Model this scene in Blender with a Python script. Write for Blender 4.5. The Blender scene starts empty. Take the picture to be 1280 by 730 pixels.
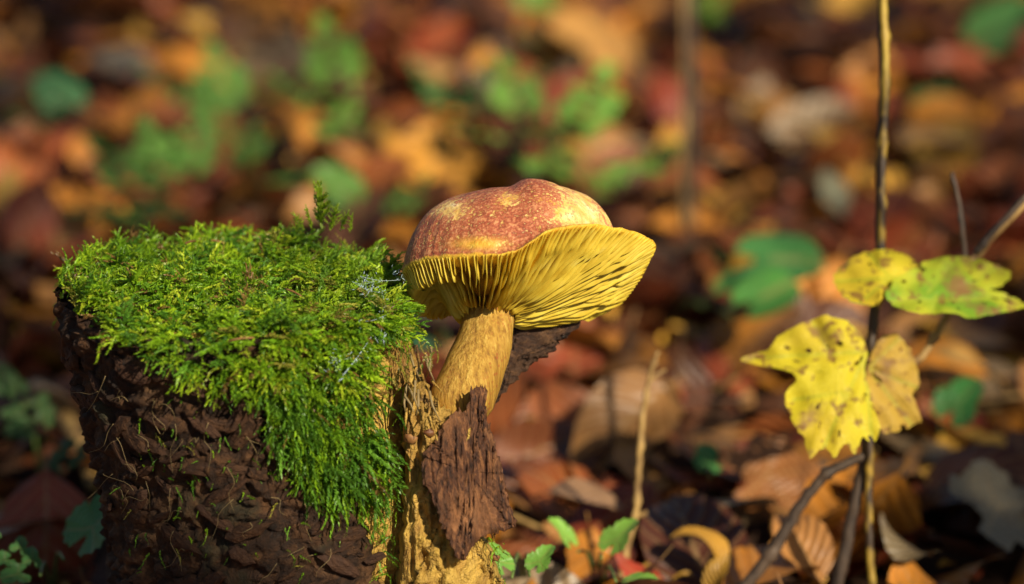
import bpy, math, random
import numpy as np
from mathutils import Vector, Matrix, noise as mnoise

# ------------------------------------------------------------------ camera, sky, sun, exposure
S = 0.01                                    # the code below is written in centimetres
sc = bpy.context.scene
col = sc.collection
R = math.radians
PITCH, DIST, LOOK_Z = R(18), 120.0, 16.0
cam_d = bpy.data.cameras.new('camera'); cam = bpy.data.objects.new('camera', cam_d); col.objects.link(cam)
CAM = Vector((0, -DIST*math.cos(PITCH), LOOK_Z + DIST*math.sin(PITCH)))
cam.location = CAM*S
cam.rotation_euler = (R(90)-PITCH, 0, 0)
cam_d.sensor_width = 36; cam_d.lens = 120
cam_d.clip_start = 0.05; cam_d.clip_end = 200
cam_d.dof.use_dof = True; cam_d.dof.focus_distance = (DIST-1.0)*S; cam_d.dof.aperture_fstop = 5.0
sc.camera = cam

SUN_EL, SUN_AZ = R(37), R(36)               # azimuth: from behind the camera towards the right
sdir = Vector((math.sin(SUN_AZ)*math.cos(SUN_EL), -math.cos(SUN_AZ)*math.cos(SUN_EL), math.sin(SUN_EL)))
w = bpy.data.worlds.new('World'); sc.world = w; w.use_nodes = True
nt = w.node_tree; bg = nt.nodes['Background']
sky = nt.nodes.new('ShaderNodeTexSky'); sky.sky_type = 'NISHITA'; sky.sun_disc = False
sky.sun_elevation = SUN_EL; sky.sun_rotation = math.atan2(sdir.x, sdir.y)
nt.links.new(sky.outputs[0], bg.inputs[0]); bg.inputs[1].default_value = 0.05
sun_d = bpy.data.lights.new('sun', 'SUN'); sun_d.energy = 5.0; sun_d.angle = R(0.5); sun_d.color = (1.0, 0.87, 0.66)
sun = bpy.data.objects.new('sun', sun_d); col.objects.link(sun)
sun.rotation_euler = sdir.to_track_quat('Z', 'Y').to_euler(); sun.location = (1, -1, 2)
sc.view_settings.view_transform = 'Standard'; sc.view_settings.look = 'None'
sc.view_settings.exposure = 0.48; sc.view_settings.gamma = 1.0; sc.view_settings.use_curve_mapping = False
sc.render.engine = 'CYCLES'
sc.cycles.use_denoising = True
sc.cycles.max_bounces = 6; sc.cycles.diffuse_bounces = 3; sc.cycles.transmission_bounces = 4; sc.cycles.transparent_max_bounces = 4

random.seed(7); RNG = np.random.default_rng(7)

# ------------------------------------------------------------------ helpers
CP, SP = math.cos(PITCH), math.sin(PITCH)
PXCM = 1280/36.0                            # photograph pixels per cm at the focal plane
def P(px, py, d):
    """photo pixel at depth d cm behind the focal plane -> place in the scene (cm)"""
    k = (DIST+d)/DIST
    x = (px-640)/PXCM*k; y = (365-py)/PXCM*k
    return np.array([x, y*SP + d*CP, LOOK_Z + y*CP - d*SP])
def G(px, py, z=0.0):
    """photo pixel -> place on the ground at height z"""
    a, b = P(px, py, 0), np.array(CAM)
    v = a-b; t = (z-b[2])/v[2]
    return b+v*t
def proj(p):
    """scene places (N,3) cm -> photo pixels and depth"""
    q = np.atleast_2d(p)-np.array(CAM)
    dep = q[:, 1]*CP - q[:, 2]*SP; up = q[:, 1]*SP + q[:, 2]*CP
    return 640+q[:, 0]/dep*DIST*PXCM, 365-up/dep*DIST*PXCM, dep-DIST
def depth_ground(px, py, z=0.0):
    return proj(G(px, py, z))[2][0]

def tag(o, label=None, cat=None, group=None, kind=None):
    if label: o['label'] = label
    if cat: o['category'] = cat
    if group: o['group'] = group
    if kind: o['kind'] = kind
    return o
def empty(name, loc, label, cat, group=None):
    o = bpy.data.objects.new(name, None); col.objects.link(o)
    o.empty_display_size = .01
    o.location = Vector(loc)*S
    return tag(o, label, cat, group)
def mesh(name, v, f, mat, smooth=True, cols=None, uvs=None):
    me = bpy.data.meshes.new(name)
    v = np.asarray(v, dtype=np.float64)*S
    if isinstance(f, np.ndarray):
        n, k = f.shape
        me.vertices.add(len(v)); me.vertices.foreach_set('co', v.astype(np.float32).ravel())
        me.loops.add(n*k); me.loops.foreach_set('vertex_index', f.astype(np.int32).ravel())
        me.polygons.add(n); me.polygons.foreach_set('loop_start', np.arange(0, n*k, k, dtype=np.int32))
        me.update(calc_edges=True)
    else:
        me.from_pydata(v.tolist(), [], f); me.update()
    if smooth: me.polygons.foreach_set('use_smooth', np.ones(len(me.polygons), dtype=bool))
    if cols is not None:
        a = me.color_attributes.new('tint', 'FLOAT_COLOR', 'POINT')
        c4 = np.ones((len(v), 4), dtype=np.float32); c4[:, :3] = cols
        a.data.foreach_set('color', c4.ravel())
    if uvs is not None:
        a = me.attributes.new('leafuv', 'FLOAT_VECTOR', 'POINT')
        u3 = np.zeros((len(v), 3), dtype=np.float32); u3[:, :2] = uvs
        a.data.foreach_set('vector', u3.ravel())
    me.materials.append(mat)
    return me
def obj(name, me, parent=None, loc=None):
    o = bpy.data.objects.new(name, me); col.objects.link(o)
    if parent is not None: o.parent = parent
    if loc is not None: o.location = Vector(loc)*S
    return o
def mk(name, v, f, mat, parent=None, origin=None, smooth=True, cols=None, uvs=None):
    """mesh given in scene cm; its origin is its parent's place, or `origin`"""
    v = np.asarray(v, dtype=float)
    if parent is not None:
        org = np.array(parent.matrix_basis.translation)/S
        pp = parent.parent
        while pp is not None:
            org = org + np.array(pp.matrix_basis.translation)/S; pp = pp.parent
        return obj(name, mesh(name, v-org, f, mat, smooth, cols, uvs), parent)
    org = np.array(origin) if origin is not None else np.zeros(3)
    return obj(name, mesh(name, v-org, f, mat, smooth, cols, uvs), None, org)
def n3(p, s=1.0, o=0.0):
    return mnoise.noise(Vector((p[0]*s+o, p[1]*s+o*1.7, p[2]*s-o)))
def fbm(p, s=1.0, o=0.0, n=4):
    a, t = 1.0, 0.0
    for i in range(n):
        t += a*n3(p, s, o+i*13.1); a *= .5; s *= 2.03
    return t
def catmull(pts, n, closed=False):
    pts = np.asarray(pts, dtype=float); m = len(pts); out = []
    segs = m if closed else m-1
    for k in range(n):
        u = k/n*segs if closed else k/(n-1)*segs
        i = min(int(u), segs-1); t = u-i
        if closed: q = [pts[(i+j-1) % m] for j in range(4)]
        else: q = [pts[min(max(i+j-1, 0), m-1)] for j in range(4)]
        out.append(.5*((2*q[1])+(q[2]-q[0])*t+(2*q[0]-5*q[1]+4*q[2]-q[3])*t*t+(3*q[1]-q[0]-3*q[2]+q[3])*t**3))
    return np.array(out)
def tube(path, radii, n=8, jit=0.0, cap=True):
    path = np.asarray(path, dtype=float); m = len(path)
    if np.isscalar(radii): radii = [radii]*m
    v, f = [], []; ref = np.array([.31, .2, .93])
    for i in range(m):
        t = path[min(i+1, m-1)]-path[max(i-1, 0)]; t = t/(np.linalg.norm(t)+1e-9)
        a = np.cross(t, ref)
        if np.linalg.norm(a) < .15: a = np.cross(t, [1, 0, 0])
        a /= np.linalg.norm(a); b = np.cross(t, a)
        for k in range(n):
            an = 2*math.pi*k/n; r = radii[i]*(1+jit*random.uniform(-1, 1))
            v.append(path[i]+(a*math.cos(an)+b*math.sin(an))*r)
    for i in range(m-1):
        for k in range(n):
            f.append((i*n+k, i*n+(k+1) % n, (i+1)*n+(k+1) % n, (i+1)*n+k))
    if cap:
        f.append(tuple(range(n-1, -1, -1))); f.append(tuple((m-1)*n+k for k in range(n)))
    return np.array(v), f
def join(parts):
    V, F, o = [], [], 0
    for v, f in parts:
        V.append(np.asarray(v)); F += [tuple(i+o for i in q) for q in f]; o += len(v)
    return np.vstack(V), F

# ------------------------------------------------------------------ materials
class NT:
    def __init__(s, name):
        s.m = bpy.data.materials.new(name); s.m.use_nodes = True; s.t = s.m.node_tree
        s.b = s.t.nodes['Principled BSDF']; s.out = s.t.nodes['Material Output']
    def n(s, typ, **kw):
        nd = s.t.nodes.new('ShaderNode'+typ)
        for k, v in kw.items(): setattr(nd, k, v)
        return nd
    def l(s, a, b): s.t.links.new(a, b)
    def noise(s, scale, detail=4, rough=.6, vec=None, dist=0):
        nd = s.n('TexNoise'); nd.inputs['Scale'].default_value = scale; nd.inputs['Detail'].default_value = detail
        nd.inputs['Roughness'].default_value = rough; nd.inputs['Distortion'].default_value = dist
        if vec is not None: s.l(vec, nd.inputs['Vector'])
        return nd.outputs['Fac']
    def obj_co(s, scale=(1, 1, 1)):
        tc = s.n('TexCoord'); mp = s.n('Mapping'); mp.inputs['Scale'].default_value = scale
        s.l(tc.outputs['Object'], mp.inputs['Vector']); return mp.outputs[0]
    def ramp(s, fac, stops, interp='LINEAR'):
        nd = s.n('ValToRGB'); cr = nd.color_ramp; cr.interpolation = interp
        while len(cr.elements) < len(stops): cr.elements.new(.5)
        for e, (p, c) in zip(cr.elements, stops):
            e.position = p; e.color = (c if len(c) == 4 else (*c, 1)) if hasattr(c, '__len__') else (c, c, c, 1)
        s.l(fac, nd.inputs[0]); return nd.outputs[0]
    def mix(s, fac, a, b, blend='MIX'):
        nd = s.n('Mix', data_type='RGBA', blend_type=blend)
        for sk, v in ((nd.inputs[0], fac), (nd.inputs[6], a), (nd.inputs[7], b)):
            if hasattr(v, 'is_linked'): s.l(v, sk)
            else: sk.default_value = v if not hasattr(v, '__len__') or len(v) == 4 else (*v, 1)
        return nd.outputs[2]
    def math(s, op, a, b=None):
        nd = s.n('Math', operation=op)
        for sk, v in zip(nd.inputs, (a, b)):
            if v is None: continue
            if hasattr(v, 'is_linked'): s.l(v, sk)
            else: sk.default_value = v
        return nd.outputs[0]
    def bump(s, h, dist, strength=1.0):
        nd = s.n('Bump'); nd.inputs['Strength'].default_value = strength; nd.inputs['Distance'].default_value = dist
        s.l(h, nd.inputs['Height']); s.l(nd.outputs[0], s.b.inputs['Normal']); return nd.outputs[0]
    def colour(s, c): s.l(c, s.b.inputs['Base Color'])
    def set(s, rough=.6, spec=.4, **kw):
        s.b.inputs['Roughness'].default_value = rough; s.b.inputs['Specular IOR Level'].default_value = spec
        for k, v in kw.items(): s.b.inputs[k].default_value = v
    def translucent(s, colr, fac):
        t = s.n('BsdfTranslucent'); mx = s.n('MixShader'); mx.inputs[0].default_value = fac
        s.l(colr, t.inputs['Color'])
        s.l(s.b.outputs[0], mx.inputs[1]); s.l(t.outputs[0], mx.inputs[2]); s.l(mx.outputs[0], s.out.inputs['Surface'])

M = {}
# soil
k = NT('soil'); v = k.obj_co()
k.colour(k.ramp(k.noise(40, 6, .7, v), [(.3, (.02, .010, .006)), (.55, (.055, .027, .014)), (.75, (.10, .05, .025))]))
k.bump(k.noise(90, 6, .7, v), .006); k.set(.85, .2); M['soil'] = k.m
# bark
k = NT('bark'); v = k.obj_co()
n1 = k.noise(110, 7, .72, v, .6); n2 = k.noise(35, 4, .6, v)
c = k.ramp(n1, [(.3, (.006, .004, .003)), (.48, (.034, .014, .005)), (.62, (.10, .044, .015)), (.8, (.20, .11, .042))])
c = k.mix(k.ramp(n2, [(.55, 0), (.72, 1)]), c, k.mix(k.noise(220, 3, .6, v), (.02, .022, .01), (.06, .06, .025)))
c = k.mix(k.ramp(k.noise(26, 4, .6, v, .5), [(.54, 0), (.66, .7)]), c, k.ramp(n1, [(.35, (.05, .022, .01)), (.6, (.16, .085, .035)), (.8, (.26, .16, .07))]))
k.colour(c); k.bump(n1, .006, 1.0); k.set(.72, .35); M['bark'] = k.m
k = NT('bark_plate'); v = k.obj_co()
oi = k.n('ObjectInfo'); n1 = k.noise(170, 6, .7, v, .4)
c = k.ramp(n1, [(.3, (.006, .004, .003)), (.48, (.034, .014, .005)), (.66, (.085, .037, .013)), (.85, (.17, .09, .035))])
k.colour(k.mix(k.math('MULTIPLY', oi.outputs['Random'], .6), c, (.05, .022, .012))); k.bump(n1, .003, .9); k.set(.75, .3); M['plate'] = k.m
# fibrous inner bark of the loose slabs: grain runs along local z
def fibrous(name, dark, mid, light, sx):
    k = NT(name); v = k.obj_co(sx)
    n1 = k.noise(60, 6, .7, v, .3); n2 = k.noise(40, 3, .6, k.obj_co())
    c = k.ramp(n1, [(.32, dark), (.5, mid), (.7, light)])
    c = k.mix(k.ramp(n2, [(.5, 0), (.75, .6)]), c, tuple(x*1.2 for x in light))
    k.colour(c); k.bump(n1, .0022, 1.0); k.set(.6, .4); return k.m
M['slab'] = fibrous('slab_bark', (.012, .005, .003), (.085, .030, .011), (.34, .15, .055), (9, 9, 1.0))
M['strip'] = fibrous('strip_bark', (.012, .005, .003), (.045, .019, .009), (.15, .075, .03), (3, 8, 8))
# exposed wood
k = NT('bare_wood'); v = k.obj_co(); vs = k.obj_co((3, 3, .6))
n1 = k.noise(60, 6, .65, v, .8); n2 = k.noise(50, 5, .6, vs); n3_ = k.noise(20, 3, .5, v)
c = k.ramp(n1, [(.30, (.05, .024, .01)), (.42, (.30, .17, .032)), (.56, (.50, .32, .06)), (.8, (.64, .46, .12))])
c = k.mix(k.ramp(n3_, [(.50, 0), (.64, .7)]), c, (.20, .09, .025))
c = k.mix(k.ramp(n2, [(.62, 0), (.74, .8)]), c, (.06, .03, .015))
k.colour(c); k.bump(k.math('ADD', n1, k.math('MULTIPLY', k.noise(260, 4, .65, v), .5)), .006, 1.0); k.set(.6, .35); M['wood'] = k.m
# moss
k = NT('moss'); a = k.n('Attribute', attribute_name='tint'); k.colour(a.outputs['Color']); k.set(.42, .45)
k.translucent(k.mix(.55, a.outputs['Color'], (.28, .36, .02)), .30); M['moss'] = k.m
# mushroom
k = NT('cap_skin'); v = k.obj_co(); sep = k.n('SeparateXYZ'); k.l(v, sep.inputs[0])
fine = k.math('ADD', k.math('MULTIPLY', k.noise(420, 3, .6, v), .55), k.math('MULTIPLY', k.noise(1100, 2, .6, v), .45)); mid = k.noise(150, 4, .6, v); big = k.noise(42, 3, .55, v)
at = k.n('Attribute', attribute_name='tint'); asep = k.n('SeparateColor'); k.l(at.outputs['Color'], asep.inputs[0])
flesh = k.ramp(mid, [(.35, (.60, .33, .06)), (.55, (.74, .52, .18)), (.75, (.82, .68, .40))])
red = k.ramp(fine, [(.38, (.16, .032, .018)), (.5, (.35, .090, .040)), (.62, (.55, .25, .11))])
cover = k.math('ADD', k.math('MULTIPLY', k.math('SUBTRACT', fine, .5), 2.6), asep.outputs[0])
cover = k.math('ADD', cover, k.math('MULTIPLY', k.math('SUBTRACT', big, .5), .5))
cover = k.math('ADD', cover, k.math('MULTIPLY', k.math('SUBTRACT', mid, .5), .45))
c = k.mix(k.ramp(cover, [(.40, 0), (.60, 1)]), flesh, red)
c = k.mix(asep.outputs[1], c, k.ramp(mid, [(.35, (.58, .30, .02)), (.65, (.74, .50, .05))]))
k.colour(c); k.bump(k.math('ADD', fine, mid), .0012, .7); k.set(.55, .35, **{'Subsurface Weight': .12, 'Subsurface Scale': .003}); k.b.inputs['Subsurface Radius'].default_value = (1, .5, .2); M['cap'] = k.m
k = NT('gill_flesh'); v = k.obj_co(); oi = k.n('ObjectInfo')
c = k.ramp(k.noise(130, 4, .6, v), [(.3, (.60, .42, .03)), (.55, (.76, .60, .065)), (.8, (.84, .72, .16))])
c = k.mix(k.math('MULTIPLY', oi.outputs['Random'], .35), c, (.56, .36, .03))
k.colour(c); k.set(.55, .3); k.translucent(k.mix(.5, c, (.85, .55, .04)), .28); M['gill'] = k.m
k = NT('stem_flesh'); v = k.obj_co(); vs = k.obj_co((3, 3, .5))
c = k.ramp(k.noise(90, 6, .68, k.obj_co((6, 6, .5))), [(.32, (.20, .09, .014)), (.50, (.42, .235, .034)), (.72, (.60, .40, .085))])
vo = k.n('TexVoronoi'); vo.inputs['Scale'].default_value = 620; k.l(v, vo.inputs['Vector'])
sp = k.math('MULTIPLY', k.ramp(vo.outputs['Distance'], [(.24, 1), (.42, 0)]), k.ramp(k.noise(60, 3, .5, v), [(.42, 0), (.6, .85)]))
c = k.mix(sp, c, (.32, .09, .02))
k.colour(c); k.bump(k.noise(90, 6, .68, k.obj_co((6, 6, .5))), .002, .9); k.set(.55, .35, **{'Subsurface Weight': .12, 'Subsurface Scale': .003}); k.b.inputs['Subsurface Radius'].default_value = (1, .5, .2); M['stem'] = k.m
# fallen leaves: the colour is the object's own (single leaves) or the tint attribute (litter)
def leafmat(name, src, trans=.16, spots=(.06, .025, .012), rough=.5):
    k = NT(name)
    if src == 'object': base = k.n('ObjectInfo').outputs['Color']; v = k.obj_co()
    else: base = k.n('Attribute', attribute_name='tint').outputs['Color']; v = k.obj_co()
    at = k.n('Attribute', attribute_name='leafuv'); sep = k.n('SeparateXYZ'); k.l(at.outputs['Vector'], sep.inputs[0])
    au = k.math('ABSOLUTE', sep.outputs[0])
    vein = k.math('SINE', k.math('MULTIPLY', k.math('SUBTRACT', sep.outputs[1], k.math('MULTIPLY', au, .28)), 48))
    vm = k.ramp(vein, [(.86, 0), (.98, .55)])
    rib = k.ramp(au, [(.03, .75), (.07, 0)])
    c = k.mix(k.math('MAXIMUM', vm, rib), base, k.mix(.5, base, (.42, .28, .12)))
    c = k.mix(k.ramp(k.noise(55, 4, .65, v), [(.52, 0), (.72, .75)]), c, k.mix(.7, base, spots))
    k.colour(c); k.set(rough-.08, .35); k.bump(vein, .0006, .5); k.translucent(c, trans); return k.m
M['leaf'] = leafmat('dead_leaf', 'object'); M['litter'] = leafmat('dead_leaf_litter', 'attr')
M['herb'] = leafmat('green_leaf', 'object', .28, (.05, .11, .02), .42)
def yleaf(name, base, alt, altw):
    k = NT(name); v = k.obj_co()
    at = k.n('Attribute', attribute_name='leafuv'); sep = k.n('SeparateXYZ'); k.l(at.outputs['Vector'], sep.inputs[0])
    rad = sep.outputs[0]; vein = sep.outputs[1]
    c = k.mix(k.ramp(k.noise(26, 3, .6, v), [(.45, 0), (.62, altw)]), base, alt)
    c = k.mix(k.ramp(vein, [(.0, .85), (.35, 0)]), c, k.mix(.5, base, (.20, .34, .03)))
    c = k.mix(k.ramp(k.noise(170, 3, .6, v), [(.57, 0), (.63, .85)]), c, (.22, .10, .03))
    c = k.mix(k.ramp(k.noise(48, 4, .6, v), [(.57, 0), (.66, .9)]), c, (.26, .14, .05))
    c = k.mix(k.ramp(k.noise(44, 4, .6, v), [(.66, 0), (.70, .95)]), c, (.09, .07, .055))
    vo = k.n('TexVoronoi', feature='DISTANCE_TO_EDGE'); vo.inputs['Scale'].default_value = 520; k.l(v, vo.inputs['Vector'])
    net = k.ramp(vo.outputs['Distance'], [(.0, 0), (.12, 1)])
    c = k.mix(k.math('MULTIPLY', k.math('SUBTRACT', 1.0, net), .10), c, k.mix(.5, base, (.30, .26, .04)))
    k.colour(c); k.set(.55, .3); k.bump(net, .0005, .35); k.translucent(c, .36); return k.m
M['yellow'] = yleaf('yellow_leaf', (.66, .56, .025), (.60, .42, .03), .6)
M['limegreen'] = yleaf('lime_leaf', (.50, .52, .03), (.16, .34, .02), .95)
M['tan'] = yleaf('tan_leaf', (.52, .34, .05), (.40, .22, .04), .8)
def barkstem(name, a, b, sc_=120):
    k = NT(name); v = k.obj_co((1, 1, .35)); n1 = k.noise(sc_, 5, .65, v)
    k.colour(k.ramp(n1, [(.35, a), (.65, b)])); k.bump(n1, .001, .8); k.set(.6, .35); return k.m
M['twig'] = barkstem('twig_bark', (.10, .05, .018), (.42, .27, .09))
k = NT('spotted_cane'); v = k.obj_co((1, 1, .45)); n1 = k.noise(70, 3, .6, v)
k.colour(k.ramp(n1, [(.44, (.035, .02, .01)), (.52, (.30, .19, .025)), (.68, (.46, .33, .05))])); k.set(.5, .35); M['spotted'] = k.m
M['cane'] = barkstem('cane_bark', (.18, .10, .025), (.50, .36, .08))
M['darktwig'] = barkstem('dark_twig_bark', (.02, .013, .01), (.085, .055, .035))
M['stalk'] = barkstem('green_stalk', (.06, .10, .02), (.14, .20, .05))
k = NT('dry_fibre'); k.b.inputs['Base Color'].default_value = (.22, .16, .07, 1); k.set(.6, .3); M['fibre'] = k.m
k = NT('cobweb_silk'); k.b.inputs['Base Color'].default_value = (.42, .55, .62, 1); k.set(.3, .6); M['silk'] = k.m
k = NT('scale_chip'); v = k.obj_co(); k.colour(k.ramp(k.noise(200, 3, .6, v), [(.4, (.10, .035, .012)), (.7, (.32, .16, .05))])); k.set(.55, .35); M['chip'] = k.m

# ------------------------------------------------------------------ ground
def ground_h(x, y):
    return .55*mnoise.noise(Vector((x*.045, y*.045, 3.1))) + .25*mnoise.noise(Vector((x*.13, y*.13, 8.1)))
gx = np.concatenate([[-6000, -1500, -500, -260], np.linspace(-160, 160, 65), [260, 500, 1500, 6000]])
gy = np.concatenate([[-6000, -1500, -400], np.linspace(-120, 360, 97), [520, 900, 2000, 6000]])
gv = np.array([(x, y, ground_h(x, y)-.6) for y in gy for x in gx]); nx = len(gx)
gf = [(j*nx+i, j*nx+i+1, (j+1)*nx+i+1, (j+1)*nx+i) for j in range(len(gy)-1) for i in range(nx-1)]
tag(mk('ground', gv, gf, M['soil']), kind='structure')

# ------------------------------------------------------------------ stump
def stump_c(z):
    t = (16.2-z)/9.7
    return -9.95+2.35*t-.25*max(0, t-1)**2, .6-.1*t
def stump_r(z):
    t = (16.2-z)/9.7
    fl = max(0, (4-z)/4.0)**2*2.2
    return 6.05+.75*t+fl, 5.3+.55*t+fl
def surf(phi, z, dr=0.0):
    cx, cy = stump_c(z); rx, ry = stump_r(z)
    lump = .28*mnoise.noise(Vector((math.cos(phi)*1.4, math.sin(phi)*1.4, z*.16))) + .12*mnoise.noise(Vector((math.cos(phi)*4, math.sin(phi)*4, z*.35+5)))
    return np.array([cx+math.cos(phi)*(rx+lump+dr), cy+math.sin(phi)*(ry+lump+dr), z])
def top_h(x, y):
    cx, cy = stump_c(16.2)
    u = ((x-cx)/6.05)**2+((y-cy)/5.3)**2
    return 15.75 + .35*mnoise.noise(Vector((x*.35, y*.35, 2))) + .22*mnoise.noise(Vector((x*.9, y*.9, 5))) - .45*max(0, u-.6)
SC = np.array([*stump_c(0), -.8])
stump = empty('tree_stump', SC, 'rotten moss-covered tree stump with bare ochre wood on one side', 'tree stump')
# wood core
NP, NZ = 160, 90
v, f = [], []
for j in range(NZ+1):
    z = -1.2+(15.9+1.2)*j/NZ
    for i in range(NP):
        ph = 2*math.pi*i/NP; p = surf(ph, z, -.55)
        q = .16*fbm(p, .55, 4, 4)+.12*fbm(p, 2.2, 7, 3)+.14*abs(fbm(p*np.array([1, 1, .35]), 1.3, 9, 3))
        d = np.array([math.cos(ph), math.sin(ph), 0])
        v.append(p+d*q)
for j in range(NZ):
    for i in range(NP):
        f.append((j*NP+i, j*NP+(i+1) % NP, (j+1)*NP+(i+1) % NP, (j+1)*NP+i))
mk('wood', v, f, M['wood'], stump)
# top of the stump
NR = 26; v, f = [], []
cx, cy = stump_c(16.0)
for j in range(NR+1):
    r = j/NR
    for i in range(96):
        ph = 2*math.pi*i/96; e = surf(ph, 15.6, .05)
        p = np.array([cx+(e[0]-cx)*r, cy+(e[1]-cy)*r, 0]); p[2] = top_h(p[0], p[1])-.5*max(0, r-.9)*10*.6
        v.append(p)
for j in range(NR):
    for i in range(96):
        f.append((j*96+i, j*96+(i+1) % 96, (j+1)*96+(i+1) % 96, (j+1)*96+i))
mk('top', v, f, M['bark'], stump)
# bark shell, open on the sector where the wood shows
def bark_edges(z):
    a = R(-61)+.13*mnoise.noise(Vector((z*.55, 1, 7)))+.05*mnoise.noise(Vector((z*1.9, 4, 2)))
    b = R(28)+.2*mnoise.noise(Vector((z*.5, 9, 1)))
    return b, a+2*math.pi          # the bark runs from b round the back, left and front to a
NPB, NZB = 330, 170
v, f = [], []
for j in range(NZB+1):
    z = -1.2+(15.9+1.2)*j/NZB; b0, a1 = bark_edges(z)
    for i in range(NPB+1):
        ph = b0+(a1-b0)*i/NPB; p = surf(ph, z)
        q = p*np.array([1, 1, 1.35])+.35*np.array([n3(p, 1.1, 1), n3(p, 1.1, 5), n3(p, 1.1, 9)])
        cell = mnoise.voronoi(Vector(q*.75+np.array([0, 0, .5*n3(p, .8)])))[0]
        crack = min(1, (cell[1]-cell[0])*2.4)
        d = .30*(crack-.55) + .24*fbm(p, 1.3, 3, 4) + .12*fbm(p, 4.5, 6, 3)
        edge = min(i, NPB-i)/5.0
        if edge < 1: d = d*edge - .5*(1-edge)
        dv = np.array([math.cos(ph), math.sin(ph), .25*n3(p, 2, 5)])
        v.append(p+dv*d)
for j in range(NZB):
    for i in range(NPB):
        f.append((j*(NPB+1)+i, j*(NPB+1)+i+1, (j+1)*(NPB+1)+i+1, (j+1)*(NPB+1)+i))
bark = mk('bark', v, f, M['bark'], stump)
# bark plates standing proud on the front and left
pm = []
for q in range(7):
    n = 11; th = .13+.05*random.random(); v, f = [], []
    out = [(math.cos(2*math.pi*i/n)*random.uniform(.7, 1.15), math.sin(2*math.pi*i/n)*random.uniform(.35, .6)) for i in range(n)]
    for sc_, y in ((1.08, .12), (1.0, -th*.5), (.72, -th), (0, -th*1.05)):
        for (a, b) in out:
            v.append((a*.62*sc_, y+random.uniform(-.035, .035), b*.62*sc_))
    for r_ in range(3):
        for i in range(n): f.append((r_*n+i, r_*n+(i+1) % n, (r_+1)*n+(i+1) % n, (r_+1)*n+i))
    pm.append(mesh('bark_plate', v, f, M['plate'], smooth=False))
cnt = 0
while cnt < 95:
    z = random.uniform(3.5, 14.6); ph = R(random.uniform(-185, -62)); p = surf(ph, z, .06)
    o = obj('bark_plate', pm[cnt % 7], bark, p-SC)
    o.rotation_euler = (R(random.uniform(-16, 10)), R(random.uniform(-45, 45)), ph+R(90)+R(random.uniform(-14, 14)))
    s_ = random.uniform(.5, 1.3); o.scale = (s_*random.uniform(.9, 1.8), s_*.8, s_*random.uniform(.6, 1)); cnt += 1

# star-shaped sheet from an outline (given in photo pixels) with its own depth
def outline_dense(pts, n, jag=0.0, seed=0):
    c = catmull([(x, y, 0) for x, y in pts], n, True)[:, :2]
    rr = random.Random(seed)
    if jag:
        for i in range(n): c[i] += np.array([rr.uniform(-jag, jag), rr.uniform(-jag, jag)])
    return c
def slab(pts, ctr, dfun, thick, n=90, rings=16, jag=1.5, seed=1, relief=.1, grain=(3.0, .5)):
    """closed slab with thickness: front and back sheets and a rim"""
    o = outline_dense(pts, n, jag, seed); ctr = np.array(ctr, dtype=float); V, F = [], []
    for side in (0, 1):
        base = len(V)
        for r_ in range(rings+1):
            s_ = r_/rings
            for i in range(n):
                q = ctr+(o[i]-ctr)*s_; d = dfun(*q)
                p = P(q[0], q[1], d)
                g = relief*(fbm((q[0]*.035*grain[0], q[1]*.035*grain[1], seed), 1.0, seed, 4))
                edge = 1-max(0, s_-.9)*4
                if side == 0: p = p-np.array([0, CP, -SP])*(thick*.5*edge+g)
                else: p = p+np.array([0, CP, -SP])*(thick*.5*edge)
                V.append(p)
        for r_ in range(rings):
            for i in range(n):
                a, b, c, d_ = base+r_*n+i, base+r_*n+(i+1) % n, base+(r_+1)*n+(i+1) % n, base+(r_+1)*n+i
                F.append((a, b, c, d_) if side == 0 else (d_, c, b, a))
    o1, o2 = rings*n, (rings+1)*n+rings*n
    for i in range(n): F.append((o1+i, o1+(i+1) % n, o2+(i+1) % n, o2+i))
    return np.array(V), F
fl_pts = [(590, 489), (600, 484), (608, 488), (606, 505), (609, 528), (616, 548), (624, 575), (631, 600), (636, 630), (645, 655), (628, 664), (603, 671), (588, 688), (576, 701), (562, 680), (550, 650), (540, 622), (529, 600), (527, 580), (531, 565), (545, 552), (552, 534), (566, 516), (582, 512)]
v, f = slab(fl_pts, (586, 590), lambda x, y: -2.6+.012*(x-586)-.004*(y-590)+.00012*(x-586)**2, .42, 150, 60, 2.2, 3, .20, (5.5, .5))
tag(mk('loose_bark_slab', v, f, M['slab'], stump), 'weathered reddish brown slab of loose bark hanging below the mushroom stem')
st_pts = [(640, 399), (662, 396), (690, 394), (724, 389), (726, 400), (718, 413), (700, 425), (692, 440), (672, 450), (655, 464), (640, 480), (622, 500), (600, 530), (585, 520), (600, 490), (615, 460), (628, 425)]
v, f = slab(st_pts, (640, 450), lambda x, y: 1.6+.010*(x-640)+.004*(y-450), .5, 110, 22, 2.6, 5, .2, (2.0, 2.0))
tag(mk('bark_strip', v, f, M['strip'], stump), 'dark ragged strip of bark jutting out behind the mushroom stem')
# ledge of rotten wood that carries the mushroom and the loose slabs
lp = [(520, 470), (540, 492), (556, 510), (575, 520), (592, 528), (596, 560), (590, 610), (586, 650), (612, 685), (628, 730), (632, 760), (560, 800), (500, 760), (505, 640), (505, 540)]
v, f = slab(lp, (560, 630), lambda x, y: -.4-.006*(560-x)-.9*math.sin(max(0, min(1, (x-500)/140))*math.pi), 2.6, 140, 50, 3.5, 9, .42, (2.6, 1.0))
mk('ledge', v, f, M['wood'], stump)
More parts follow.
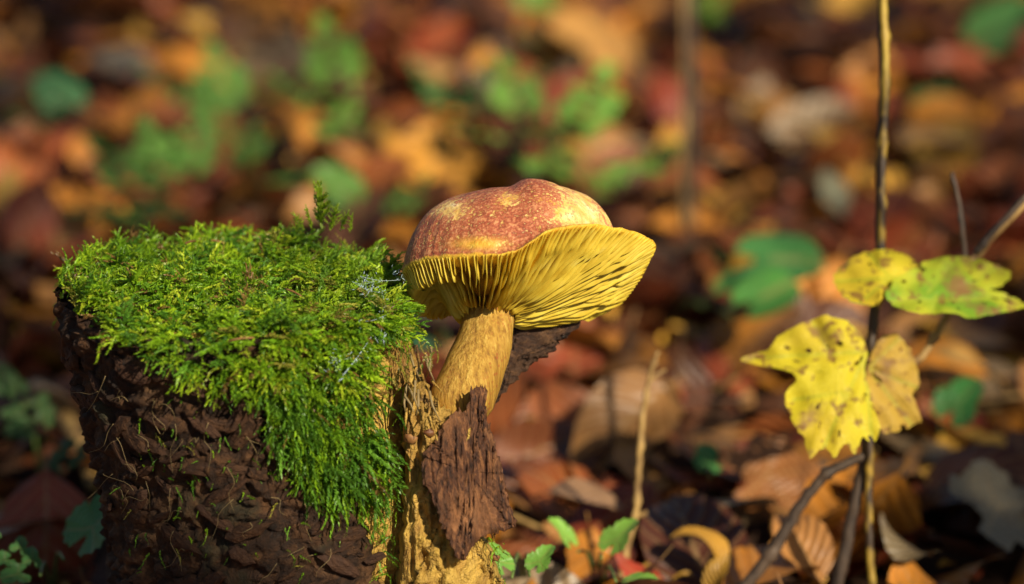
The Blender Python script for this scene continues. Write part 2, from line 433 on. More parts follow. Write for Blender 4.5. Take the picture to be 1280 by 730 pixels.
# chips, knots
for (x, y, d, r_) in ((513, 549, -2.75, .2), (536, 541, -2.7, .16), (603, 688, -1.6, .2), (618, 697, -1.5, .16), (576, 700, -2.2, .16)):
    vv, ff = [], []
    for j in range(7):
        a = math.pi*j/6
        for i in range(10):
            b = 2*math.pi*i/10; q = np.array([math.sin(a)*math.cos(b)*1.3, math.sin(a)*math.sin(b)*.6, math.cos(a)*.8])
            vv.append(P(x, y, d)+q*r_*(1+.75*n3(q, 2.3, x)))
    for j in range(6):
        for i in range(10): ff.append((j*10+i, j*10+(i+1) % 10, (j+1)*10+(i+1) % 10, (j+1)*10+i))
    mk('wood_chip', vv, ff, M['chip'], stump)
for q in range(26):                                     # splinters on the torn edge beside the stem
    x = random.uniform(505, 540); y = random.uniform(430, 520); d = random.uniform(-3.4, -1.6)
    a = P(x, y, d); b = P(x+random.uniform(-6, 18), y+random.uniform(15, 45), d-.2)
    mid_ = (a+b)/2+RNG.normal(0, .08, 3)
    v, f = tube([a, mid_, b], [.05, .045, .01], 5)
    mk('splinter', v, f, M['fibre'] if q % 2 else M['wood'], stump)

for q in range(44):
    i = random.randrange(len(fl_pts)); a_, b_ = fl_pts[i], fl_pts[(i+1) % len(fl_pts)]; t = random.random()
    x, y = a_[0]*(1-t)+b_[0]*t, a_[1]*(1-t)+b_[1]*t; dd = -2.6+.012*(x-586)-.004*(y-590)+.00012*(x-586)**2+random.uniform(-.2, .2)
    up_ = -1 if y < 600 else 1; L = random.uniform(4, 13)
    p0, p1 = P(x+(586-x)*.06, y-up_*6, dd), P(x+random.uniform(-3, 3), y+up_*L*.6, dd-random.uniform(-.1, .2))
    v, f = tube([p0, (p0+p1)/2, p1], [.06, .045, .008], 5); mk('splinter', v, f, M['slab'], stump)

# ------------------------------------------------------------------ mushroom
mush = empty('mushroom', P(585, 520, -.4), 'yellow-gilled mushroom with reddish scaly cap growing from the stump side', 'mushroom')
rim_ctrl = [(503, 352, .2), (508, 334, -.9), (530, 325, -1.8), (562, 321, -2.6), (600, 319, -3.1), (640, 314, -3.3), (664, 302, -3.3), (684, 289, -3.2), (712, 282, -3.0), (742, 280, -2.6), (775, 285, -1.8), (803, 294, -.9), (820, 306, 0), (811, 330, 1.0), (793, 360, 1.8), (766, 386, 2.5), (725, 390, 3.0), (680, 389, 3.4), (630, 384, 3.6), (580, 380, 3.2), (545, 382, 2.4), (515, 376, 1.3)]
NTH = 480
rim_px = catmull(rim_ctrl, NTH, True)
rim = np.array([P(*q) for q in rim_px])
ripple = np.array([[.0, .0, .05*n3(p, 2.2, 3)+.03*n3(p, 5, 8)] for p in rim]); rim0 = rim.copy(); rim = rim+ripple
SCR_R, SCR_U, SCR_D = np.array([1, 0, 0]), np.array([0, SP, CP]), np.array([0, CP, -SP])
UP = SCR_U*math.cos(R(22))+SCR_D*math.sin(R(22))
C0 = P(634, 330, .2)
RIGHT = SCR_R; FWD = np.cross(UP, RIGHT); FWD /= np.linalg.norm(FWD)     # FWD points away
ang = np.array([math.atan2(np.dot(p-C0, FWD), np.dot(p-C0, RIGHT)) for p in rim])
# top
v, f, tint = [], [], []
NRr = 46
H = 2.72
for j in range(NRr+1):
    r = 1-(1-j/NRr)**2.2
    for i in range(NTH):
        a = ang[i]
        wr = max(0, math.cos(a+R(15)))**1.5                       # 1 to the right / right front
        rs = 1.0-.27*wr
        u = min(1, r/rs)
        pw = 2.9
        h = H*max(0, 1-u**pw)**(1/1.9)
        lip = .14*(1-(2*r-1)**8)
        base = C0+(rim0[i]-C0)*r+ripple[i]*r**10
        h += (.13*n3(base, .38, 4)+.08*n3(base, .9, 2)+.015*n3(base, 3, 1))*(1-r**6)
        p = base+UP*(h+lip)
        v.append(p)
        px_, py_, _ = proj(p); px_, py_ = px_[0], py_[0]
        cov = .80-.40*min(1, max(0, (px_-665)/60))+.3*min(1, max(0, (px_-735)/20))*(1 if py_ < 270 else 0)
        for (ex, ey, sx, sy, am) in ((563, 262, 26, 13, .5), (637, 248, 13, 8, .45), (612, 304, 30, 6, .4), (725, 268, 30, 12, .35)):
            cov -= am*math.exp(-((px_-ex)/sx)**2-((py_-ey)/sy)**2)
        orange = .9*math.exp(-((px_-600)/30)**2-((py_-305)/7)**2)
        lipw = max(0, (r-.955)/.03) if px_ > 655 else max(0, (r-.9993)/.0006)
        tint.append((max(0, cov), min(1, max(orange, lipw)), 0))
# underside flesh, then in to the stem
stem_path = catmull([P(572, 540, -.5), P(575, 508, -.5), P(590, 468, -.4), P(603, 435, -.2), P(610, 405, 0), P(613, 385, .2), P(616, 362, .3)], 40)
stem_r = np.interp(np.linspace(0, 1, 40), [0, .2, .45, .66, .76, .84, 1], [.75, 1.12, 1.04, .93, .90, .82, .7])
ring_c = P(611, 398, .0)
def gill_pt(i, t, dz=0.0):
    a = ang[i % NTH]; rp = ring_c+(RIGHT*math.cos(a)+FWD*math.sin(a))*.95
    p = rim[i % NTH]*(1-t)+rp*t
    left = max(0, -math.cos(a))**2
    near = max(0, -math.sin(a))
    b = -.25*math.sin(math.pi*t)*(1-left)-.30*near*math.sin(math.pi*t)
    b += left*(-.48*math.exp(-((t-.18)/.12)**2)+.62*math.exp(-((t-.52)/.20)**2))*min(1, t*12)
    return p+UP*(b+dz)
NU = 16
for j in range(1, NU+1):
    t = j/NU
    for i in range(NTH):
        v.append(gill_pt(i, t,   .46*min(1, t*4)+.02)); tint.append((0, 1, 0))
for j in range(NRr+NU):
    for i in range(NTH):
        f.append((j*NTH+i, (j+1)*NTH+i, (j+1)*NTH+(i+1) % NTH, j*NTH+(i+1) % NTH))
tag(mk('cap', v, f, M['cap'], mush, cols=np.array(tint)), 'domed cap covered in fine reddish purple scales')
# gills
arc = np.concatenate([[0], np.cumsum(np.linalg.norm(np.diff(np.vstack([rim, rim[:1]]), axis=0), axis=1))])
NG = 144
for g in range(NG):
    s_ = (g+random.uniform(-.28, .28))/NG*arc[-1]
    i0 = np.interp(s_ % arc[-1], arc, np.arange(NTH+1))
    full = g % 2 == 0
    tend = 1.0 if full else random.uniform(.35, .8)
    nn = 26; v, f = [], []
    w1, w2, wj = random.uniform(-1, 1), random.uniform(0, 6), random.uniform(.6, 1.3)
    hj = random.uniform(.85, 1.05)
    for q in range(nn):
        t = .004+(tend-.004)*q/(nn-1)
        ii = i0+(1.5*w1*math.sin(t*5+w2)+.7*math.sin(t*17+w2*3))*(1-t)*min(1, t*5)
        i_a = int(math.floor(ii)); fr = ii-i_a
        hgt = .54*min(1, t*4.5+.06)*(hj+.10*math.sin(t*13+w2))
        if tend < 1: hgt *= max(.02, min(1, (tend-t)*2.6))
        lo = gill_pt(i_a, t)*(1-fr)+gill_pt(i_a+1, t)*fr
        lo = lo+UP*(.50*min(1, t*4)-hgt+.02*math.sin(t*23+w2))
        hi = lo+UP*(hgt+.02)
        tg = gill_pt(i_a+2, t)-gill_pt(i_a-2, t); ln = np.linalg.norm(tg); tg /= ln
        wd = min(.06, .15*ln/4*NTH/NG*(1.25 if t > .6 else 1))*wj
        v += [lo-tg*wd*.38, lo+tg*wd*.38, hi+tg*wd, hi-tg*wd]
    for q in range(nn-1):
        a = q*4
        for e in range(4): f.append((a+e, a+(e+1) % 4, a+4+(e+1) % 4, a+4+e))
    f += [(3, 2, 1, 0), tuple((nn-1)*4+e for e in range(4))]
    mk('gill', v, f, M['gill'], mush)
# stem
n = 40; v, f = [], []
tv, _ = tube(stem_path, stem_r, n)
for i, p in enumerate(tv):
    v.append(p+np.array([1, .3, 0])*(.05*fbm(p, .9, 4, 3)) + np.array([0, .5, 0])*.03*n3(p*np.array([4, 4, .6]), 1, 2))
for i in range(39):
    for q in range(n): f.append((i*n+q, i*n+(q+1) % n, (i+1)*n+(q+1) % n, (i+1)*n+q))
mk('stem', v, f, M['stem'], mush)

# ------------------------------------------------------------------ moss
def branchlet(L, m, bend, leaf, flat, rr):
    """leafy axis: (m leaves x 4 verts); returns verts, tip-ness"""
    V, T = [], []
    for i in range(m):
        s_ = (i+.3)/m; b = bend*s_*s_
        ax = np.array([0, math.sin(b*1.2)*s_*.55, 1]); ax /= np.linalg.norm(ax)
        p = np.array([.05*math.sin(s_*5+rr.random()), bend*.45*s_*s_, s_*(1-.12*bend*s_)])*L
        a = (0 if i % 2 else math.pi)+rr.uniform(-.5, .5) if rr.random() < flat else rr.uniform(0, 2*math.pi)
        rad = np.array([math.cos(a), math.sin(a), 0]); side = np.cross(ax, rad); side /= np.linalg.norm(side)
        ll = leaf*(1.05-.5*s_)*rr.uniform(.8, 1.2)
        op = rr.uniform(.38, .72)*(1-.3*s_)
        dr = ax*(1.05-op*.6)+rad*op
        dr /= np.linalg.norm(dr)
        nrm = np.cross(dr, side)
        V += [p, p+dr*ll*.42+side*ll*.23+nrm*ll*.06, p+dr*ll+ax*ll*.15, p+dr*ll*.42-side*ll*.23+nrm*ll*.06]
        T += [.2, .5, 1, .5]
    return np.array(V), np.array(T)
protos = []
for q in range(16):
    rr = random.Random(100+q); bend = rr.uniform(.2, 1.1) if q != 15 else .05
    Vs, Ts = [], []
    v, t = branchlet(1, 34, bend, .155, .5, rr); Vs.append(v); Ts.append(t)
    if q >= 6:
        nb = rr.randint(4, 8)
        for b in range(nb):
            s_ = .12+.7*b/nb; v, t = branchlet(rr.uniform(.30, .52)*(1.1-.5*s_), 16, .5, .125, .5, rr)
            an = (1 if b % 2 else -1)*R(rr.uniform(38, 68)); ca, sa = math.cos(an), math.sin(an)
            Rm = np.array([[ca, 0, sa], [0, 1, 0], [-sa, 0, ca]])
            v = v@Rm.T; v[:, 1] += rr.uniform(-.1, .1)*np.linalg.norm(v, axis=1)
            v = v+np.array([0, bend*.45*s_*s_, s_*(1-.12*bend*s_)]); Vs.append(v); Ts.append(t*.9)
    protos.append((np.vstack(Vs), np.concatenate(Ts)))
MV, MC = [], []
MOSS = [np.array(c) for c in ((.15, .31, .012), (.24, .43, .014), (.35, .52, .02), (.085, .22, .018), (.44, .54, .03), (.36, .34, .05), (.16, .36, .03))]
MW = [.25, .27, .17, .15, .08, .04, .04]
def add_shoot(p, dr, L, kind=None, wid=1.0, colr=None, down=1.0, simple=False):
    pv, pt = protos[random.randrange(6) if simple else random.randrange(16) if kind is None else kind]
    z = dr/np.linalg.norm(dr); dn = np.array([RNG.normal(0, .35), RNG.normal(0, .35), -down])
    y = dn-z*np.dot(dn, z)
    if np.linalg.norm(y) < .1: y = np.cross(z, [1, .2, 0])
    y /= np.linalg.norm(y); x = np.cross(y, z)
    rl = random.uniform(-.6, .6); x, y = x*math.cos(rl)+y*math.sin(rl), y*math.cos(rl)-x*math.sin(rl)
    V = p+L*(pv[:, :1]*x*wid+pv[:, 1:2]*y+pv[:, 2:3]*z)
    if proj(V[::12])[0].min() < 66: return
    if colr is None: colr = MOSS[RNG.choice(len(MOSS), p=MW)]
    c = colr*random.uniform(.75, 1.25)
    MV.append(V); MC.append(c[None, :]*(.8+.35*pt[:, None]))
cx, cy = stump_c(16.0)
def moss_low(px):       # lower limit of the moss on the stump's front, photo pixels
    return np.interp(px, [60, 75, 100, 135, 180, 230, 290, 325, 345, 370, 400, 440, 465, 478, 490, 505, 520], [335, 372, 395, 425, 452, 478, 490, 505, 560, 610, 640, 665, 668, 630, 440, 425, 400])
# on the top
cnt = 0
while cnt < 2500:
    a = random.uniform(0, 2*math.pi); r = math.sqrt(random.random())*.98
    e = surf(a, 15.6, .05); x = cx+(e[0]-cx)*r; y = cy+(e[1]-cy)*r
    if x < cx-5.0 and random.random() < .35: continue
    cl = mnoise.noise(Vector((x*.8, y*.8, 3)))
    if cl+.5*mnoise.noise(Vector((x*2.1, y*2.1, 9))) < -.16 and random.random() < .9: continue
    z = top_h(x, y)+random.uniform(-.1, .35)+.55*max(-.4, cl)-.9*max(0, r-.93)
    out = np.array([math.cos(a), math.sin(a), 0])*r**2
    dr = np.array([RNG.normal(0, .75), RNG.normal(-.25, .6), random.uniform(.25, .85)])+out*.45
    if x < cx-4.2: dr[0] = abs(dr[0])*.5; dr[2] += .25
    z += .45*min(1, max(0, (cx-2.5-x)/3))
    warm = min(1, max(0, (x+9)/6))
    cc = MOSS[RNG.choice(len(MOSS), p=MW)]
    if random.random() < .05: cc = np.array((.30, .17, .05))*random.uniform(.6, 1.1)
    cc = cc*(1-.35*warm)+np.array((.33, .42, .03))*.35*warm
    add_shoot(np.array([x, y, z]), dr, random.uniform(.5, 1.0)+.55*random.random()**2, colr=cc, down=.8); cnt += 1
# over the rim and down the front and left side
cnt = tries = 0
while cnt < 1750 and tries < 60000:
    tries += 1
    ph = R(random.uniform(-200, -20)); z = 16.0-random.random()**1.25*10.8
    p = surf(ph, z, random.uniform(0, .35)); px_, py_, _ = proj(p); lim = moss_low(px_[0])+18*mnoise.noise(Vector((px_[0]*.045, 1, 1)))-12
    if py_[0] > lim: continue
    if mnoise.noise(Vector((p[0]*.7, p[1]*.7, p[2]*.5))) < -.12 and random.random() < .85: continue
    if random.random() < .88*max(0, 1-(lim-py_[0])/130): continue
    if px_[0] > 452 and py_[0] > 415 and py_[0] < 530 and random.random() < .97: continue
    o_ = np.array([math.cos(ph), math.sin(ph), 0]); tz = min(1, max(0, (15.6-z)/3))
    dr = o_*random.uniform(.25, .7)+np.array([RNG.normal(0, .32), 0, -random.uniform(.2, 1.1)*tz+random.uniform(-.1, .3)*(1-tz)])
    cc = None
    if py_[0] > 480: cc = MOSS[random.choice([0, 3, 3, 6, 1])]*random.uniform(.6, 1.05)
    if random.random() < .06: cc = np.array((.26, .15, .04))*random.uniform(.5, 1.1)
    add_shoot(p, dr, random.uniform(.6, 1.3)+.9*tz*random.random()**2, colr=cc, down=1.4, wid=1-.25*tz, simple=random.random() < .35+.4*tz); cnt += 1
# sparse tufts on the bark and along the bare wood
for (n_, box) in ((80, (468, 500, 540, 720)), (60, (150, 440, 560, 720)), (50, (180, 330, 480, 600)), (70, (495, 545, 420, 530)), (40, (590, 632, 650, 728))):
    k_ = 0
    while k_ < n_:
        px_, py_ = random.uniform(*box[:2]), random.uniform(*box[2:])
        # walk along the view ray to the stump surface
        best = None
        for d in np.linspace(-7, 3, 41):
            q = P(px_, py_, d); c0 = stump_c(q[2]); r0 = stump_r(q[2])
            if ((q[0]-c0[0])/r0[0])**2+((q[1]-c0[1])/r0[1])**2 < 1: best = q; break
        if best is None: best = P(px_, py_, -1.9 if px_ > 580 else -2.8)
        k_ += 1
        dry = box[0] == 495
        add_shoot(best, np.array([RNG.normal(0, .5), -.7, RNG.normal(-.5 if dry else -.1, .5)]), random.uniform(.4, .8), colr=np.array((.30, .27, .06)) if dry and random.random() < .6 else MOSS[random.choice([0, 3, 1, 6, 5])]*.9, simple=True)
# the upright fir-like tuft on the back of the top
for (px_, py_, L, lean) in ((401, 286, 1.75, 0), (391, 288, 1.0, -.25), (412, 288, 1.05, .3), (425, 290, .9, .4), (380, 288, .8, -.5), (437, 292, .8, .2), (370, 290, .7, .1)):
    for q in range(2 if L > 1 else 1):
        add_shoot(P(px_, py_, 2.6), np.array([lean+RNG.normal(0, .03), -.05, 1.0]), L, kind=15, colr=np.array((.30, .44, .02)), down=.2)
nq = [len(a)//4 for a in MV]
MVa = np.vstack(MV); MCa = np.clip(np.vstack(MC), 0, 1)
mo = mk('moss', MVa, np.arange(len(MVa)).reshape(-1, 4), M['moss'], None, P(300, 330, 0), smooth=False, cols=MCa)
tag(mo, 'thick bright green feathery moss draped over the stump top', 'moss', kind='stuff')

# cobweb on the moss
def on_moss(px_, py_):
    for d in np.linspace(-8, 6, 113):
        q = P(px_, py_, d)
        c0 = stump_c(min(q[2], 16)); r0 = stump_r(min(q[2], 16))
        ins = ((q[0]-c0[0])/(r0[0]+.7))**2+((q[1]-c0[1])/(r0[1]+.7))**2 < 1
        if ins and q[2] < top_h(q[0], q[1])+.95: return P(px_, py_, d-.42)
    return P(px_, py_, -2)
web = []
anchors = [(432, 330), (450, 345), (468, 352), (490, 335), (478, 366), (455, 372), (440, 352), (500, 350), (486, 392), (470, 412), (448, 402), (472, 425), (440, 455), (428, 470), (432, 486), (455, 440), (415, 450), (478, 408)]
pts3 = [on_moss(*a) for a in anchors]
for q in range(90):
    i, j = random.randrange(len(pts3)), random.randrange(len(pts3))
    if i == j or np.linalg.norm(pts3[i]-pts3[j]) > 1.5: continue
    a, b = pts3[i], pts3[j]; m_ = (a+b)/2+np.array([0, -.05, -.08])
    web.append(tube(catmull([a, m_, b], 6), .005, 4, 0, False))
    for e in range(7):
        t = random.random(); c_ = a*(1-t)+b*t+RNG.normal(0, .13, 3)
        web.append(tube([c_, c_+RNG.normal(0, .09, 3)], [random.uniform(.006, .02), .004], 4, 0, True))
web.append(tube(catmull([pts3[9], (pts3[9]+pts3[13])/2+np.array([0, -.25, 0]), pts3[13]], 8), [.006, .007, .008, .01, .014, .018, .022, .014], 5, .3))
v, f = join(web)
tag(mk('cobweb', v, f, M['silk'], None, pts3[4]), 'wispy pale blue cobweb strung over the moss near the mushroom', 'cobweb')
# dry needles lying in the moss
for q, (a, b) in enumerate((((356, 363), (377, 372)), ((262, 302), (281, 306)), ((285, 428), (318, 424)), ((232, 306), (246, 303)))):
    pa, pb = on_moss(*a)+np.array([0, 0, .05]), on_moss(*b)+np.array([0, 0, .05])
    v, f = tube(catmull([pa, (pa+pb)/2+np.array([0, 0, .04]), pb], 5), [.03, .04, .04, .035, .02], 6)
    tag(mk('dry_needle', v, f, M['chip'], None, pa), ['thin brown needle lying on the moss near the cobweb', 'short brown needle at the back of the moss', 'pale thin stalk across the front of the moss', 'tiny brown needle near the far moss edge'][q], 'needle')
# dry rootlets on the shaded bark
fib = []
def on_bark(px_, py_):
    for d in np.linspace(-8, 4, 97):
        q = P(px_, py_, d); c0 = stump_c(q[2]); r0 = stump_r(q[2])
        if ((q[0]-c0[0])/(r0[0]+.3))**2+((q[1]-c0[1])/(r0[1]+.3))**2 < 1: return q
    return P(px_, py_, .5)
for q in range(48):
    px_, py_ = random.uniform(160, 470), random.uniform(460, 725)
    if q < 22: px_, py_ = random.uniform(125, 225), random.uniform(400, 640)
    an = random.uniform(0, 6.28); L = random.uniform(15, 48)
    ks = [(px_+math.cos(an)*L*t+random.uniform(-7, 7), py_+math.sin(an)*L*t+12*t*t+random.uniform(-5, 5)) for t in (0, .35, .7, 1)]
    fib.append(tube(catmull([on_bark(*k_)+np.array([0, -random.uniform(.02, .25), 0]) for k_ in ks], 9), np.linspace(.013, .005, 9), 4, 0, True))
v, f = join(fib)
tag(mk('rootlets', v, f, M['fibre'], None, on_bark(200, 560)), 'thin dry straw-coloured rootlets clinging to the shaded bark', 'rootlets', kind='stuff')

# ------------------------------------------------------------------ fallen leaves
def leaf_mesh(nu, nv, L, W, fold, curl, twist, wave, seed, tipw=1.0):
    rr = random.Random(seed); V, U = [], []
    ph = rr.uniform(0, 6); ph2 = rr.uniform(0, 6)
    for j in range(nv+1):
        t = j/nv; wd = W*.5*(math.sin(math.pi*min(1, t**.85*.985+.012))**.8)*(1-.12*t*tipw)
        if j == nv: wd = .02
        for i in range(nu+1):
            u = 2*i/nu-1
            x = u*wd*(1+.05*math.sin(t*40+ph)); y = (t-.5)*L
            z = fold*abs(u)**1.3*wd + wave*math.sin(t*9+ph+u*1.5)*abs(u)*.6 + wave*.5*math.sin(t*5+ph2)
            an = twist*(t-.5); x, z = x*math.cos(an)-z*math.sin(an), x*math.sin(an)+z*math.cos(an)
            ca = curl*(t-.5)
            if abs(curl) > .01:
                rad = L/curl; y2 = (rad-z)*math.sin(ca); z2 = rad-(rad-z)*math.cos(ca); y, z = y2, z2
            V.append((x, y, z)); U.append((u, t))
    F = [(j*(nu+1)+i, j*(nu+1)+i+1, (j+1)*(nu+1)+i+1, (j+1)*(nu+1)+i) for j in range(nv) for i in range(nu)]
    n0 = len(V)                                    # short stalk
    b0 = np.array(V[nu//2])
    dr = b0-np.array(V[nu//2+(nu+1)]); dr /= np.linalg.norm(dr)
    for tt, ww in ((0, .05), (.12*L, .04)):
        for (a, b) in ((-1, 0), (1, 0), (0, 1)): V.append(tuple(b0+dr*tt+np.array([a*ww, 0, b*ww]))); U.append((0, 0))
    for e in range(3): F.append((n0+e, n0+(e+1) % 3, n0+3+(e+1) % 3, n0+3+e))
    V = np.array(V); V[:, 2] -= V[:, 2].min()
    return V, F, np.array(U)
def lobed_mesh(L, seed, curl=.5):
    """five-lobed maple-like leaf as a fan of rings"""
    rr = random.Random(seed); n = 60; V, U, F = [], [], []
    out = []
    for i in range(n):
        a = 2*math.pi*i/n; q = .74+.26*abs(math.cos(2.5*a+.4*math.sin(a+seed)))**.8+rr.uniform(-.05, .05)
        if abs(a-math.pi) < .35: q *= .55
        out.append((math.cos(a)*q*L*.5, math.sin(a)*q*L*.5))
    for r_ in range(6):
        s_ = r_/5
        for i in range(n):
            x, y = out[i][0]*s_, out[i][1]*s_
            V.append((x, y, curl*.12*(x*x+y*y)/L*2+.18*math.sin(x*1.7+seed)*s_+.14*math.sin(y*2.1+seed))); U.append((math.sin(2.5*2*math.pi*i/n)*s_, s_))
    for r_ in range(5):
        for i in range(n): F.append((r_*n+i, r_*n+(i+1) % n, (r_+1)*n+(i+1) % n, (r_+1)*n+i))
    V = np.array(V); V[:, 2] -= V[:, 2].min()
    return V, F, np.array(U)
SHAPES = []
for q in range(12):
    rr = random.Random(q+40)
    SHAPES.append(leaf_mesh(6, 12, 1.0*5.2, rr.uniform(2.7, 3.7), rr.uniform(-.45, .6), rr.choice([-1, 1])*rr.uniform(.3, 1.7), rr.uniform(-.7, .7), rr.uniform(.12, .34), q+3))
LMESH = [mesh('fallen_leaf', a, b, M['leaf'], True, None, u) for a, b, u in SHAPES]
LOBED = [mesh('fallen_leaf', *lobed_mesh(8.0, q, .6)[:2], M['leaf'], True, None, lobed_mesh(8.0, q, .6)[2]) for q in (1, 2, 3)]
KINDS = {   # colour, label, weight
    'rust':   ((.24, .066, .017), 'rust-brown fallen beech leaf curled on the forest floor', .27),
    'dark':   ((.085, .028, .014), 'dark chocolate-brown fallen leaf in the leaf litter', .21),
    'red':    ((.25, .048, .018), 'reddish-brown fallen leaf lying in the leaf litter', .22),
    'orange': ((.48, .185, .022), 'bright orange fallen leaf catching the sun', .19),
    'tan':    ((.36, .17, .05), 'tan-coloured dry fallen leaf lying on the litter', .08),
    'gold':   ((.60, .33, .045), 'golden-yellow fallen leaf lying on the litter', .04),
    'grey':   ((.20, .14, .08), 'pale grey-brown weathered fallen leaf on the litter', .06),
}
KN = list(KINDS); KW = [KINDS[k_][2] for k_ in KN]
leaf_spots = []
def near_stump(x, y, m=1.0):
    c0 = stump_c(1); r0 = stump_r(1)
    return ((x-c0[0])/(r0[0]+m))**2+((y-c0[1])/(r0[1]+m))**2 < 1
def leaf_obj(me, p, rot, scale, colr, label, cat='fallen leaf', group=None):
    o = obj('fallen_leaf', me, None, p); o.rotation_euler = rot; o.scale = (scale,)*3; o.color = (*colr, 1)
    return tag(o, label, cat, group)
# litter underneath and round about: one mass
LV, LF, LC, LU, off = [], [], [], [], 0
simple = [leaf_mesh(4, 6, 5.2, random.uniform(2.6, 3.6), random.uniform(-.4, .6), random.choice([-1, 1])*random.uniform(.3, 1.6), random.uniform(-.7, .7), random.uniform(.12, .3), q+90) for q in range(14)]
def litter(x, y, z, tilt, kn, sc_=1.0):
    global off
    a, b, u = simple[random.randrange(14)]
    s_ = random.uniform(.8, 1.4)*sc_
    rm = np.array(Matrix.Rotation(random.uniform(0, 6.28), 3, 'Z')@Matrix.Rotation(RNG.normal(0, tilt), 3, 'X')@Matrix.Rotation(RNG.normal(0, tilt), 3, 'Y'))
    p = (a*s_)@rm.T; p[:, 2] -= p[:, 2].min()*.8; p += np.array([x, y, z])
    c_ = np.array(KINDS[kn][0])*random.uniform(.65, 1.3)
    LV.append(p); LC.append(np.tile(c_, (len(p), 1))); LU.append(u); LF.extend([tuple(i+off for i in q) for q in b]); off += len(p)
for q in range(6800):
    y = -70+(random.random()**1.35)*400; x = random.uniform(-1, 1)*(55+.30*max(0, y+60))
    if near_stump(x, y, -.5): continue
    litter(x, y, ground_h(x, y)-.6+random.uniform(0, 1.1), .30, random.choices(KN, KW)[0])
for q in range(1300):
    y = random.uniform(0, 150); x = random.uniform(-1, 1)*(28+.2*y)
    if not near_stump(x, y, 1): litter(x, y, ground_h(x, y)+random.uniform(.2, 1.2), .5, random.choice(['tan', 'dark', 'rust', 'red', 'dark', 'gold']), random.uniform(.15, .4))
tag(mk('leaf_litter', np.vstack(LV), LF, M['litter'], None, (0, 60, 0), cols=np.vstack(LC), uvs=np.vstack(LU)), 'mass of brown fallen leaves covering the forest floor', 'leaf litter', kind='stuff')
# 300 single leaves: first the ones the photograph singles out, then the rest of the top layer
special = [   # px, py, size(px along), kind, label, mesh, rz, tilt
    (540, 205, 130, 'orange', 'large sunlit orange leaf on the litter behind the mushroom cap', 'L0', 20, 28, (.62, .28, .035)),
    (350, 172, 110, 'orange', 'orange leaf glowing between two green herbs behind the moss', 'S3', 60, 30, (.56, .23, .03)),
    (240, 48, 120, 'gold', 'long yellow-orange leaf lying beyond the green herbs', 'S5', 80, 25, (.58, .33, .04)),
    (605, 88, 60, 'orange', 'small orange leaf upright beyond the herb patch', 'S2', 10, 50, (.62, .27, .03)),
    (530, 88, 85, 'tan', 'pale orange-tan leaf beyond the herb patch', 'S7', 100, 25, (.52, .28, .09)),
    (740, 60, 150, 'tan', 'wide tan-orange leaf tilted up in the far litter', 'L1', 60, 30, (.50, .25, .06)),
    (735, 12, 90, 'red', 'vivid red-orange leaf at the far edge of the litter', 'S4', 80, 25, (.46, .07, .02)),
    (832, 125, 90, 'red', 'deep crimson leaf standing beside the blurred thin stem', 'S1', 15, 55, (.20, .022, .010)),
    (888, 198, 65, 'orange', 'orange leaf lying just beside the blurred thin stem, upper of a pair', 'S6', 130, 25, (.62, .24, .02)),
    (922, 212, 75, 'orange', 'orange leaf, lower of a pair beside the blurred thin stem', 'S6', 128, 25, (.56, .20, .02)),
    (940, 290, 60, 'orange', 'small golden-orange leaf above the dark green leaf', 'S8', 120, 20, (.64, .34, .05)),
    (840, 185, 60, 'orange', 'golden leaf touching the blurred thin stem', 'S2', 10, 35, (.60, .30, .05)),
    (1040, 245, 75, 'grey', 'pale silvery green-grey leaf in the litter beyond the spotted cane', 'S9', 20, 35, (.26, .26, .16)),
    (1165, 200, 150, 'tan', 'long straight tan leaf lying behind the spotted cane', 'S10', 140, 15, (.36, .20, .06)),
    (1010, 50, 150, 'tan', 'broad brown-orange leaf behind the spotted cane', 'L2', 95, 20, (.34, .14, .05)),
    (1245, 640, 150, 'grey', 'large whitish-grey decayed leaf with ragged lobes', 'L0', 40, 35, (.19, .16, .10)),
    (960, 600, 130, 'rust', 'broad copper leaf curled under the yellow bramble leaf', 'L1', 10, 30, (.27, .105, .03)),
    (1000, 690, 120, 'orange', 'orange-pink veined leaf at the foot of the bramble', 'S0', 20, 25, (.40, .18, .05)),
    (870, 700, 90, 'gold', 'yellow-orange leaf beside the small bright herb', 'S3', 70, 20, (.46, .24, .03)),
    (795, 722, 80, 'red', 'bright crimson leaf beside the small bright herb', 'S7', 60, 25, (.38, .045, .02)),
    (720, 635, 120, 'tan', 'long pale-brown leaf lying beyond the loose bark slab', 'S5', 100, 12, (.30, .17, .09)),
    (1120, 690, 90, 'grey', 'small pale grey leaf beside the cane foot', 'S8', 60, 25, (.15, .11, .055)),
    (1205, 470, 120, 'orange', 'curved ochre leaf below the tan withered bramble leaf', 'S11', 75, 18, (.42, .23, .05)),
    (15, 255, 90, 'gold', 'dull yellow leaf out in the litter beyond the mossy stump', 'S2', 20, 30, (.40, .24, .05)),
    (100, 190, 60, 'orange', 'small orange-brown leaf between the dark herb and the lobed herb', 'S4', 10, 30, (.45, .17, .03)),
    (150, 95, 110, 'grey', 'pale fawn leaf beyond the dark green herb', 'S1', 70, 20, (.30, .24, .16)),
    (60, 515, 120, 'tan', 'long tan leaf in the shade left of the stump', 'S10', 150, 40, (.36, .22, .10)),
]
for (px_, py_, sz, kn, lab, ms, rz, tl, cc) in special:
    p = G(px_, py_, 2.2); d = proj(p)[2][0]; k_ = PXCM*DIST/(DIST+d)
    me = LOBED[int(ms[1:])] if ms[0] == 'L' else LMESH[int(ms[1:])]
    base = 8.0 if ms[0] == 'L' else 5.2
    o = leaf_obj(me, p+np.array([0, 0, .1]), (R(tl), R(random.uniform(-12, 12)), R(rz)), 1.0*sz/k_/base, cc, lab)
